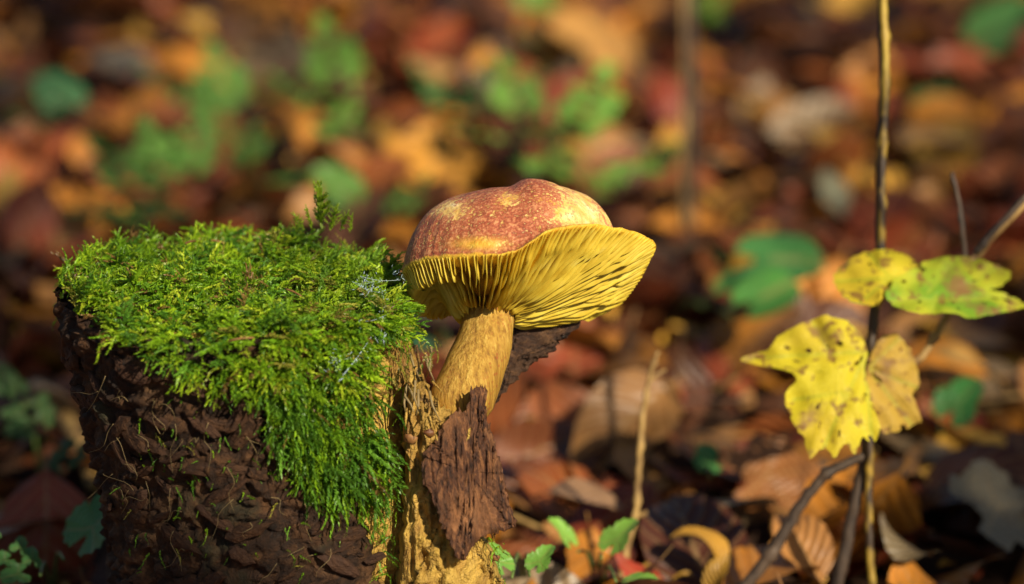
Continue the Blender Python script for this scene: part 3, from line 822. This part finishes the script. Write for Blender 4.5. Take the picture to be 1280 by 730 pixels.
MARKS = [(n_, G(x, y)) for n_, x, y in (('the foot of the bramble cane', 1090, 720), ('the dry tan stalk', 775, 735), ('the foot of the stump', 560, 720), ('the flat dark green leaf', 860, 340), ('the thin dark sapling', 862, 300), ('the yellowing herb', 790, 245), ('the many-leaved bright herb', 690, 215), ('the broad-leaved bright herb', 420, 170), ('the lobed herb behind the stump', 200, 270), ('the lone dark green herb', 85, 165), ('the pale silvery leaf', 1040, 250), ('the long straight tan leaf', 1170, 210), ('the whitish decayed leaf', 1245, 640), ('the blurred herb beyond the cane', 1190, 110), ('the shaded herb beside the stump', 45, 570), ('the tiny far herb', 668, 60), ('the far yellow-orange leaf', 240, 50), ('the green leaf below the bramble', 1175, 550), ('the broad brown-orange leaf', 1010, 60))]
cnt = 0; tries = 0
placed = [G(s_[0], s_[1], 2.2) for s_ in special]
while cnt < 300-len(special):
    tries += 1
    px_ = random.uniform(-60, 1340); py_ = random.uniform(-40, 770)**1.0
    p = G(px_, py_, .5)
    if near_stump(p[0], p[1], 2): continue
    if px_ < 640 and 300 < py_ and 60 < px_ < 500: continue
    if tries < 6000 and any((p[0]-q[0])**2+(p[1]-q[1])**2 < 9 for q in placed): continue
    placed.append(p)
    kn = random.choices(KN, KW)[0]; cc = np.array(KINDS[kn][0])*random.uniform(.75, 1.25)
    lob = random.random() < .08
    p[2] = ground_h(p[0], p[1])+random.uniform(.1, .5)
    size = random.uniform(.65, .95) if lob else random.uniform(.8, 1.45)
    word = 'broad lobed' if lob else 'small oval' if size < 1.0 else 'large oval' if size > 1.25 else 'oval'
    hue = {'rust': 'rust-brown', 'dark': 'dark chocolate-brown', 'red': 'reddish-brown', 'orange': 'bright orange', 'tan': 'dry tan', 'gold': 'golden-yellow', 'grey': 'weathered grey-brown'}[kn]
    near = min(MARKS, key=lambda m_: (m_[1][0]-p[0])**2+(m_[1][1]-p[1])**2)[0]
    lab = f'{word} {hue} fallen leaf in the litter near {near}'
    leaf_obj(LOBED[random.randrange(3)] if lob else LMESH[random.randrange(12)], p, (RNG.normal(0, .42), RNG.normal(0, .42), random.uniform(0, 6.28)), size, cc, lab, 'fallen leaf', f'{word} {hue} leaves near {near}')
    cnt += 1

for q in range(26):
    px_, py_ = random.uniform(620, 1280) if q < 18 else random.uniform(0, 600), random.uniform(330, 720) if q < 18 else random.uniform(20, 250)
    p = G(px_, py_, 1.2); an = random.uniform(0, 3.14); L = random.uniform(3, 9)
    dv = np.array([math.cos(an), math.sin(an), random.uniform(-.05, .12)])*L
    near = min(MARKS, key=lambda m_: (m_[1][0]-p[0])**2+(m_[1][1]-p[1])**2)[0]
    v, f = tube(catmull([p-dv/2, p+RNG.normal(0, .25, 3), p+dv/2], 8), np.linspace(random.uniform(.08, .16), .05, 8), 6, .1)
    tag(mk('broken_twig', v, f, M['twig' if q % 3 else 'darktwig'], None, p), f'thin broken {"brown" if q % 3 else "dark"} twig lying on the litter near {near}', 'twig', f'{"brown" if q % 3 else "dark"} broken twigs near {near}')

# ------------------------------------------------------------------ green herbs
def herb_leaf(L, lobes, seed, depth=.45):
    """toothed lobed leaf lying in XY, stalk end at the origin, tip along +Y"""
    rr = random.Random(seed); n = 48; out = []; U, V, F = [], [], []
    for i in range(n):
        a = 2*math.pi*i/n                                    # 0 = tip
        q = 1-depth*(1-abs(math.cos(lobes*a/2))**.7)
        q *= (.86+.14*math.cos(a))
        q += .05*math.sin(a*19+seed)+rr.uniform(-.02, .02)
        if abs(a-math.pi) < .3: q *= .45
        out.append((math.sin(a)*q*L*.5, L*.42+math.cos(a)*q*L*.5))
    for r_ in range(5):
        s_ = r_/4
        for i in range(n):
            x = out[i][0]*s_; y = L*.42+(out[i][1]-L*.42)*s_
            z = -.10*(x*x+(y-L*.42)**2)/L*1.6+.05*L*math.sin(x*4/L*2+seed)*s_+.04*L*abs(math.sin(lobes*math.pi*i/n))*s_
            V.append((x, y, z)); U.append((math.sin(lobes*math.pi*i/n)*s_*.9, s_))
    for r_ in range(4):
        for i in range(n): F.append((r_*n+i, r_*n+(i+1) % n, (r_+1)*n+(i+1) % n, (r_+1)*n+i))
    return np.array(V), F, np.array(U)
def compound_leaf(L, pairs, seed):
    rr = random.Random(seed); V, F, U = [], [], []
    spots = [(0, .62*L, 0, .42*L)]
    for i in range(pairs):
        t = .12+.5*i/pairs
        for sg in (-1, 1): spots.append((0, t*L, sg*R(rr.uniform(50, 70)), L*(.46-.10*i/pairs)*rr.uniform(.85, 1.1)))
    for (x0, y0, an, l_) in spots:
        a, b, u = herb_leaf(l_, 3, rr.randrange(50), .5)
        ca, sa = math.cos(an), math.sin(an); o_ = len(V)
        for p in a: V.append((x0+p[0]*.8*ca-p[1]*-sa, y0+p[1]*ca-p[0]*.8*sa*(1 if True else 0), p[2]+rr.uniform(-.01, .01)*L))
        F += [tuple(i+o_ for i in q) for q in b]; U += list(u)
    return np.array(V), F, np.array(U)
HM = [mesh('leaf', a, b, M['herb'], True, None, u) for a, b, u in (compound_leaf(4, 3, 1), compound_leaf(4, 2, 2), compound_leaf(4, 3, 3), herb_leaf(4, 1, 4, .12), herb_leaf(4, 3, 5, .35))]
def herb(leaves, hgt, label, colr, gx=None):
    """leaves: (px, py, size px, mesh, heading deg (0 = tip up the picture / away), tilt deg)"""
    cxp = np.mean([l_[0] for l_ in leaves]); cyp = max(l_[1] for l_ in leaves)
    b = G(cxp, cyp+22, 0.0)
    if gx is not None: b = G(gx[0], gx[1], 0.0)
    b[2] = ground_h(b[0], b[1])-.3
    root = empty('herb', b, label, 'herb', None)
    bd = proj(b)[2][0]
    if hgt >= 4 and len(leaves) > 2: leaves = leaves+[(a+random.uniform(-38, 38), b_+random.uniform(-26, 20), c_*.75, random.randrange(3), random.uniform(-180, 180), random.uniform(10, 35)) for (a, b_, c_, d_, e_, f_) in leaves]
    for (px_, py_, sz, mi, hd, tl) in leaves:
        h = (hgt+.8)*random.uniform(.85, 1.15); p = G(px_, py_, h)
        k_ = PXCM*DIST/(DIST+proj(p)[2][0])
        Lc = 1.3*sz/k_
        o = obj('leaf', HM[mi], root, p-b); o.rotation_euler = (R(tl+(12 if abs(hd) < 90 else -8)), R(random.uniform(-14, 14)), R(hd)); o.scale = (Lc/4,)*3
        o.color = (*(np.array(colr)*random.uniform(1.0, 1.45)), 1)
        # stalk from the root to the base of the leaf
        v, f = tube(catmull([b, (b*.5+p*.5)+np.array([0, 0, h*.25]), p], 8), np.linspace(.09, .05, 8), 6)
        mk('stalk', v, f, M['stalk'], root)
    return root
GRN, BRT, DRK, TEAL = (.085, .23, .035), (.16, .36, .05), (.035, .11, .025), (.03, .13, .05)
herb([(175, 238, 80, 0, 60, 25), (215, 262, 90, 2, 170, 20), (235, 225, 70, 1, -20, 30), (195, 215, 60, 0, 10, 35), (160, 262, 60, 1, 110, 10)], 4, 'low green herb of lobed leaves just behind the mossy stump', GRN)
herb([(245, 132, 70, 1, 80, 20), (285, 140, 85, 0, 20, 30), (325, 128, 70, 2, -70, 20), (282, 160, 60, 1, 170, 10)], 4, 'spreading green herb between the lobed herb and the yellow-orange leaf', GRN)
herb([(425, 112, 85, 2, 10, 35), (432, 150, 75, 4, 170, 15), (400, 135, 60, 1, 80, 20)], 5, 'bright broad-leaved green herb behind the moss tuft', BRT)
herb([(300, 212, 60, 0, -30, 25), (270, 205, 50, 1, 60, 25), (330, 228, 50, 2, -90, 15)], 3, 'small green herb below the glowing orange leaf', GRN)
herb([(560, 128, 60, 1, 60, 25), (600, 145, 70, 0, -10, 25), (630, 135, 60, 1, -60, 25)], 4, 'dull green herb with small leaves behind the mushroom cap', (.06, .18, .04))
herb([(660, 150, 80, 0, 30, 30), (715, 170, 95, 2, -30, 25), (690, 205, 85, 1, 160, 20), (740, 215, 70, 0, -110, 15), (640, 175, 60, 1, 90, 20)], 5, 'bright green herb with many lobed leaves right behind the mushroom cap', BRT)
herb([(800, 225, 70, 4, -60, 20), (770, 240, 60, 1, 80, 15)], 3, 'yellowing green herb between the many-leaved herb and the crimson leaf', (.24, .32, .04))
herb([(92, 145, 70, 4, 40, 20), (70, 150, 45, 1, 90, 15)], 4, 'single dark green herb standing apart beyond the stump', TEAL)
herb([(670, 22, 55, 4, 20, 30), (665, 48, 40, 1, 150, 20)], 4, 'tiny far green herb beyond the red-orange leaf', GRN)
herb([(885, 12, 60, 1, -40, 30), (905, 25, 45, 1, 60, 20)], 4, 'far green herb just behind the blurred thin stem', (.12, .26, .03))
herb([(905, 328, 105, 3, -88, -8)], 5.5, 'dark green leaf held flat above the litter beyond the mushroom cap', (.04, .16, .04), (850, 345))
herb([(880, 384, 125, 3, -85, 12), (915, 395, 80, 3, -60, 14)], 3.0, 'dark green herb with two pointed leaves below the flat leaf', (.06, .22, .04), (830, 410))
herb([(888, 596, 40, 4, 20, 35)], 1.6, 'tiny dark green seedling in the brown litter', (.03, .16, .04))
herb([(722, 690, 46, 4, 70, 35), (752, 698, 56, 4, -60, 30), (770, 727, 44, 4, -100, 20)], 3.0, 'small bright green seedling with rounded leaves beside the loose bark', (.20, .42, .06))
herb([(640, 722, 48, 4, 60, 30), (662, 720, 42, 4, -50, 30)], 4.0, 'bright green rounded leaves sprouting at the foot of the stump', (.16, .38, .06), (655, 745))
herb([(1175, 535, 65, 4, -50, 40)], 2.5, 'small green leaf below the tan withered bramble leaf', (.05, .22, .05))
herb([(1205, 68, 95, 4, -70, 25), (1175, 110, 60, 1, 150, 10)], 5, 'blurred green herb beyond the spotted cane', (.06, .20, .05))
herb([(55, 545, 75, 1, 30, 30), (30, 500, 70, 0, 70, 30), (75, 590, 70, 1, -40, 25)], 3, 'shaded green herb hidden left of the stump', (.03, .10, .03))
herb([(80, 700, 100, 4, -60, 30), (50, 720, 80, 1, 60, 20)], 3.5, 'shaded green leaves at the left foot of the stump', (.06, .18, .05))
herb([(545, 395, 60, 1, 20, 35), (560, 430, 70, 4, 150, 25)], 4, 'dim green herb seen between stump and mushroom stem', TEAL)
herb([(455, 262, 70, 4, 60, 25), (490, 270, 60, 1, -50, 25)], 3, 'dim green leaves just behind the cobwebbed end of the moss', GRN)

# ------------------------------------------------------------------ bramble with yellow leaves, canes, twigs
def line(pts, n, r0, r1, nodes=()):
    path = catmull([P(*p) for p in pts], n); rr = np.linspace(r0, r1, n)
    path = path+RNG.normal(0, .015, path.shape)
    for q in nodes:
        i = int(q*(n-1)); rr[i] *= 1.45
    return tube(path, rr, 10, .06)
DB = 9.0
br = empty('bramble_cane', P(1094, 800, DB), 'upright cane with yellow-spotted bark and four large yellowing leaves', 'bramble')
v, f = line([(1094, 800, DB), (1090, 730, DB), (1086, 640, DB), (1087, 560, DB), (1086, 470, DB), (1093, 395, DB), (1101, 310, DB+.5), (1103, 200, DB+.5), (1107, 90, DB+.8), (1104, 0, DB+1), (1104, -160, DB+1)], 90, .16, .15, (.45, .52, .6, .66, .72, .79, .86))
mk('stem', v, f, M['spotted'], br)
v, f = line([(1096, 376, DB+.3), (1098, 310, DB+.7), (1099, 200, DB+.8), (1103, 90, DB+1), (1100, 0, DB+1.2), (1100, -160, DB+1.2)], 50, .13, .12)
mk('side_stem_and_shade', v, f, M['darktwig'], br)  # dark strip added along the cane to stand for its shaded left side
v, f = line([(1088, 500, DB+.4), (1120, 470, DB+.9), (1152, 446, DB+1), (1172, 415, DB+1), (1190, 385, DB+1), (1208, 345, DB+1), (1228, 310, DB+1), (1285, 250, DB+1), (1330, 210, DB+1)], 44, .15, .15, (.36, .6, .75))
mk('side_shoot', v, f, M['twig'], br)
v, f = line([(1208, 340, DB+1), (1203, 290, DB+1), (1197, 245, DB+1), (1190, 215, DB+1)], 14, .12, .07, (.5, .9))
mk('side_shoot', v, f, M['darktwig'], br)
v, f = line([(1222, 315, DB+.8), (1240, 292, DB+.7), (1285, 243, DB+.6)], 12, .13, .12, (.3,))
mk('side_shoot', v, f, M['darktwig'], br)
v, f = line([(1030, 790, DB+1), (1048, 725, DB+.8), (1068, 630, DB+.5), (1084, 560, DB+.4), (1086, 470, DB+.4), (1094, 375, DB+.3)], 40, .26, .2)
mk('side_stem_and_shade', v, f, M['darktwig'], br)
def big_leaf(pts, ctr, dfun, mat, seed, n=160, rings=12, jag=1.6, veins=()):
    o = outline_dense(pts, n, 0, seed); ctr = np.array(ctr, dtype=float); V, F, U = [], [], []
    # toothed edge
    for i in range(n):
        dv = o[i]-ctr; o[i] = ctr+dv*(1+.022*((i % 6)/6.0-.5)*jag+.05*n3((i*.21, seed, 0), 1.0, 1))
    for r_ in range(rings+1):
        s_ = r_/rings
        for i in range(n):
            q = ctr+(o[i]-ctr)*s_; d = dfun(*q)
            va = 1.0
            for (ax, ay, bx, by) in veins:
                ab = np.array([bx-ax, by-ay]); t = max(0, min(1, np.dot(q-np.array([ax, ay]), ab)/np.dot(ab, ab)))
                va = min(va, np.linalg.norm(q-np.array([ax, ay])-ab*t)/12.0)
            d += .14*math.sin(q[0]*.13+seed)*math.sin(q[1]*.11)*s_+.10*n3((q[0]*.05, q[1]*.05, seed), 1.0, 2)-.16*min(1, va)
            V.append(P(q[0], q[1], d)); U.append((s_, va))
    for r_ in range(rings):
        for i in range(n):
            if r_ > 4 and mnoise.noise(Vector((i*.23, r_*.6, seed*3.3))) > .52: continue      # eaten holes
            F.append((r_*n+i, r_*n+(i+1) % n, (r_+1)*n+(i+1) % n, (r_+1)*n+i))
    return np.array(V), F, np.array(U)
YL = [
 ([(1042, 350), (1053, 330), (1078, 316), (1105, 311), (1130, 317), (1147, 330), (1151, 346), (1130, 362), (1106, 370), (1095, 382), (1075, 380), (1055, 372)], (1100, 345), lambda x, y: DB-.6+.03*(y-345)*-1+.012*abs(x-1100), 'yellow', 'yellow leaf with browned edge, upper of the left pair', [(1150, 345, 1045, 352), (1115, 350, 1085, 316), (1110, 350, 1075, 378)]),
 ([(1107, 372), (1118, 350), (1148, 331), (1175, 321), (1205, 321), (1240, 328), (1262, 342), (1254, 357), (1238, 362), (1262, 368), (1281, 383), (1250, 391), (1215, 398), (1190, 391), (1160, 393), (1130, 388)], (1180, 360), lambda x, y: DB-1.2-.03*(y-360)+.010*(x-1110), 'limegreen', 'yellow-green leaf with dark blotches', [(1110, 378, 1275, 372), (1160, 366, 1195, 324), (1170, 370, 1165, 392), (1205, 364, 1245, 335)]),
 ([(926, 449), (958, 436), (983, 414), (1020, 397), (1050, 399), (1074, 414), (1084, 440), (1082, 466), (1091, 500), (1099, 536), (1090, 553), (1078, 546), (1070, 566), (1056, 556), (1044, 570), (1030, 558), (1012, 575), (1006, 552), (996, 538), (986, 518), (980, 495), (995, 474), (980, 463), (950, 457)], (1046, 466), lambda x, y: DB-1.6+.006*abs(x-1046)+.010*(466-y), 'yellow', 'bright yellow lobed leaf with brown specks', [(1083, 440, 930, 448), (1083, 440, 1025, 570), (1080, 450, 1090, 545), (1040, 445, 1015, 402), (1060, 490, 990, 500)]),
 ([(1088, 447), (1102, 421), (1123, 419), (1141, 443), (1149, 478), (1141, 494), (1151, 525), (1130, 536), (1105, 541), (1093, 515), (1082, 480)], (1112, 482), lambda x, y: DB-.4+.010*(x-1088)+.006*(482-y), 'tan', 'tan withered leaf folded against the cane', [(1085, 460, 1148, 485), (1085, 460, 1140, 532), (1085, 460, 1125, 422)]),
]
for q, (pts, ctr, df, mt, lab, vn) in enumerate(YL):
    v, f, u = big_leaf(pts, ctr, df, M[mt], q*3+1, veins=vn); tag(mk('leaf', v, f, M[mt], br, uvs=u), lab)
for pts in ([(1094, 390, DB), (1110, 366, DB-.4), (1125, 356, DB-.9)], [(1090, 455, DB), (1080, 447, DB-.8), (1060, 455, DB-1.6)], [(1088, 462, DB), (1096, 468, DB-.3), (1105, 474, DB-.4)]):
    v, f = line(pts, 8, .07, .05); mk('leaf_stalk', v, f, M['twig'], br)

def twig(name, segs, mat, label, cat='twig'):
    base = P(*segs[0][0][0]); root = empty(name, base, label, cat)
    for i, (pts, n, r0, r1, nodes) in enumerate(segs):
        v, f = line(pts, n, r0, r1, nodes); mk('stem' if i == 0 else 'side_shoot', v, f, mat, root)
    return root
twig('fallen_twig', [([(905, 760, 9.5), (935, 728, 9.5), (965, 690, 9.4), (1000, 632, 9.3), (1035, 592, 9.2), (1080, 570, 9.2)], 40, .27, .18, (.4, .8))], M['darktwig'], 'dark curved twig arching from the litter to the bramble')
twig('dry_stalk', [([(772, 760, 13), (782, 690, 13), (795, 640, 13), (800, 560, 13), (808, 490, 13), (822, 440, 13)], 44, .15, .09, (.2, .45, .62, .8, .95)), ([(790, 648, 13), (802, 644, 12.9), (808, 640, 12.9)], 6, .08, .1, ()), ([(810, 480, 13), (822, 468, 13), (832, 462, 13.2)], 6, .07, .06, ())], M['twig'], 'thin dry tan stalk standing between mushroom and bramble', 'stalk')
def far_stem(px0, py0, px1, py1, r, mat, name, label):
    b = G(px0, py0, -.3); dd = proj(b)[2][0]
    root = empty(name, b, label, 'sapling')
    pts = [(px0+(px1-px0)*t+random.uniform(-3, 3), py0+(py1-py0)*t, dd-2*t) for t in np.linspace(0, 1, 7)]
    path = catmull([P(*p) for p in pts], 40); path[0] = b
    v, f = tube(path, np.linspace(r, r*.8, 40), 9, .06); mk('stem', v, f, mat, root)
    a = path[30]; v, f = tube(catmull([a, a+np.array([1.2, .4, 2]), a+np.array([2.2, .6, 5])], 8), np.linspace(r*.6, r*.3, 8), 7); mk('side_shoot', v, f, mat, root)
far_stem(862, 318, 866, -260, .33, M['darktwig'], 'sapling', 'thin dark sapling stem standing in the far leaf litter')
far_stem(858, 322, 850, -260, .16, M['twig'], 'sapling', 'slim pale sapling stem close beside the dark one')
far_stem(452, 75, 455, -260, .3, M['darktwig'], 'sapling', 'thin far sapling beyond the broad-leaved herb')
# a stick in the shade left of the stump
b = G(118, 610, .6); e = G(45, 485, 2.0)
v, f = tube(catmull([b, (b+e)/2+np.array([.4, 0, .3]), e], 16), np.linspace(.35, .45, 16), 9, .08)
tag(mk('fallen_stick', v, f, M['twig'], None, b), 'pale brown stick lying in the shade left of the stump', 'stick')

# ------------------------------------------------------------------ unseen beech added behind the viewer, its sprays placed to shade chosen spots
sd = np.array(sdir)
TB = np.array([430., -300., -1.])
tree = empty('added_shade_beech', TB, 'unseen beech tree added behind the viewer to shade the stump and litter', 'tree')
tp = catmull([TB, TB+np.array([4, 3, 120]), TB+np.array([-6, 8, 260]), TB+np.array([2, 4, 420]), TB+np.array([0, 0, 620])], 30)
v, f = tube(tp, np.linspace(17, 7, 30), 16, .03); mk('trunk', v, f, M['darktwig'], tree)
shade = []      # places to darken, radius of the added leafy spray that shades each
for (q, r_) in ((P(150, 640, -5), 5.0), (P(250, 720, -6), 4.5), (P(75, 520, -3), 4.5), (P(390, 735, -6), 3.4), (P(60, 420, -1), 3.0),
                (G(20, 380), 9), (G(35, 490, 3), 6), (G(10, 450, 3), 7), (G(75, 580, 3), 5), (G(40, 520), 8), (G(10, 150), 9), (G(60, 680), 7), (G(50, 10), 10),
                (G(1275, 230), 8), (G(1275, 420), 7), (G(1250, 590), 5), (G(1275, 40), 10), (G(1220, 720), 4.5), (G(1240, 640, 2.2), 5), (G(60, 515, 2.2), 6), (G(20, 560, 2), 6),
                (G(900, 40), 5), (G(660, 530), 3)):
    shade.append((q, r_, random.uniform(260, 400)))
LIT = [P(x, 300, 0) for x in range(500, 830, 40)]+[P(x, 370, 0) for x in range(520, 800, 50)]+[P(640, 235, 0), P(560, 250, 0), P(720, 250, 0), P(595, 450, 0), P(590, 530, -2), P(590, 620, -2), P(480, 600, -4), P(540, 690, -2)]
LIT += [P(x, 330, 0) for x in range(110, 500, 45)]+[P(x, 285, 4) for x in range(130, 490, 60)]+[P(x, 420, -4) for x in range(180, 500, 50)]+[P(x, 480, -4.5) for x in range(300, 490, 60)]+[P(430, 560, -4.5), P(400, 240, 2)]
LIT += [P(x, y, 9) for x, y in ((1060, 345), (1100, 345), (1140, 345), (1190, 360), (1240, 370), (1040, 440), (980, 440), (1045, 530), (1115, 480), (1105, 100), (1103, 220), (1088, 640))]
LIT += [G(x, y, 3) for x, y in ((690, 170), (740, 200), (425, 130), (285, 140), (200, 235), (540, 205), (350, 170), (900, 205), (940, 290), (740, 690), (960, 600), (1000, 690), (740, 60), (605, 88), (240, 48), (530, 88))]
LIT = np.array(LIT)
def shades_lit(p, m):
    w_ = p-LIT; along = w_@sd; perp = np.linalg.norm(w_-along[:, None]*sd, axis=1)
    return bool((perp < m).any())
CV, CF, CCo, CU, coff = [], [], [], [], 0
for (q, r_, t) in shade:
    c_ = q+sd*t
    for e in range(int(10+r_*r_*.9)):
        a, b, u = simple[random.randrange(14)]
        w_ = RNG.normal(0, 1, 3); w_ *= r_*random.random()**.45/np.linalg.norm(w_)
        if shades_lit(c_+w_, 4.2): continue
        rm = np.array(Matrix.Rotation(random.uniform(0, 6.28), 3, 'Z')@Matrix.Rotation(RNG.normal(0, .6), 3, 'X')@Matrix.Rotation(RNG.normal(0, .6), 3, 'Y'))
        p = (a*random.uniform(.6, .95))@rm.T+c_+w_
        CV.append(p); CU.append(u); CCo.append(np.tile(np.array((.10, .16, .03))*random.uniform(.7, 1.3), (len(p), 1))); CF.extend([tuple(i+coff for i in g) for g in b]); coff += len(p)
    for e in range(40):                     # a limb that reaches the spray from the trunk
        k0 = tp[min(29, 10+int(19*random.random()))]
        path = catmull([k0, k0*.6+c_*.4+RNG.normal(0, 25, 3)+np.array([0, 0, 35]), k0*.25+c_*.75+RNG.normal(0, 12, 3)+np.array([0, 0, 18]), c_], 26)
        if not any(shades_lit(p, 1.5) for p in path): break
    v, f = tube(path, np.linspace(1.8, .25, 26), 7, .05)
    mk('limb', v, f, M['darktwig'], tree)
tag(mk('shade_crown', np.vstack(CV), CF, M['litter'], tree, cols=np.vstack(CCo), uvs=np.vstack(CU)), kind='stuff')
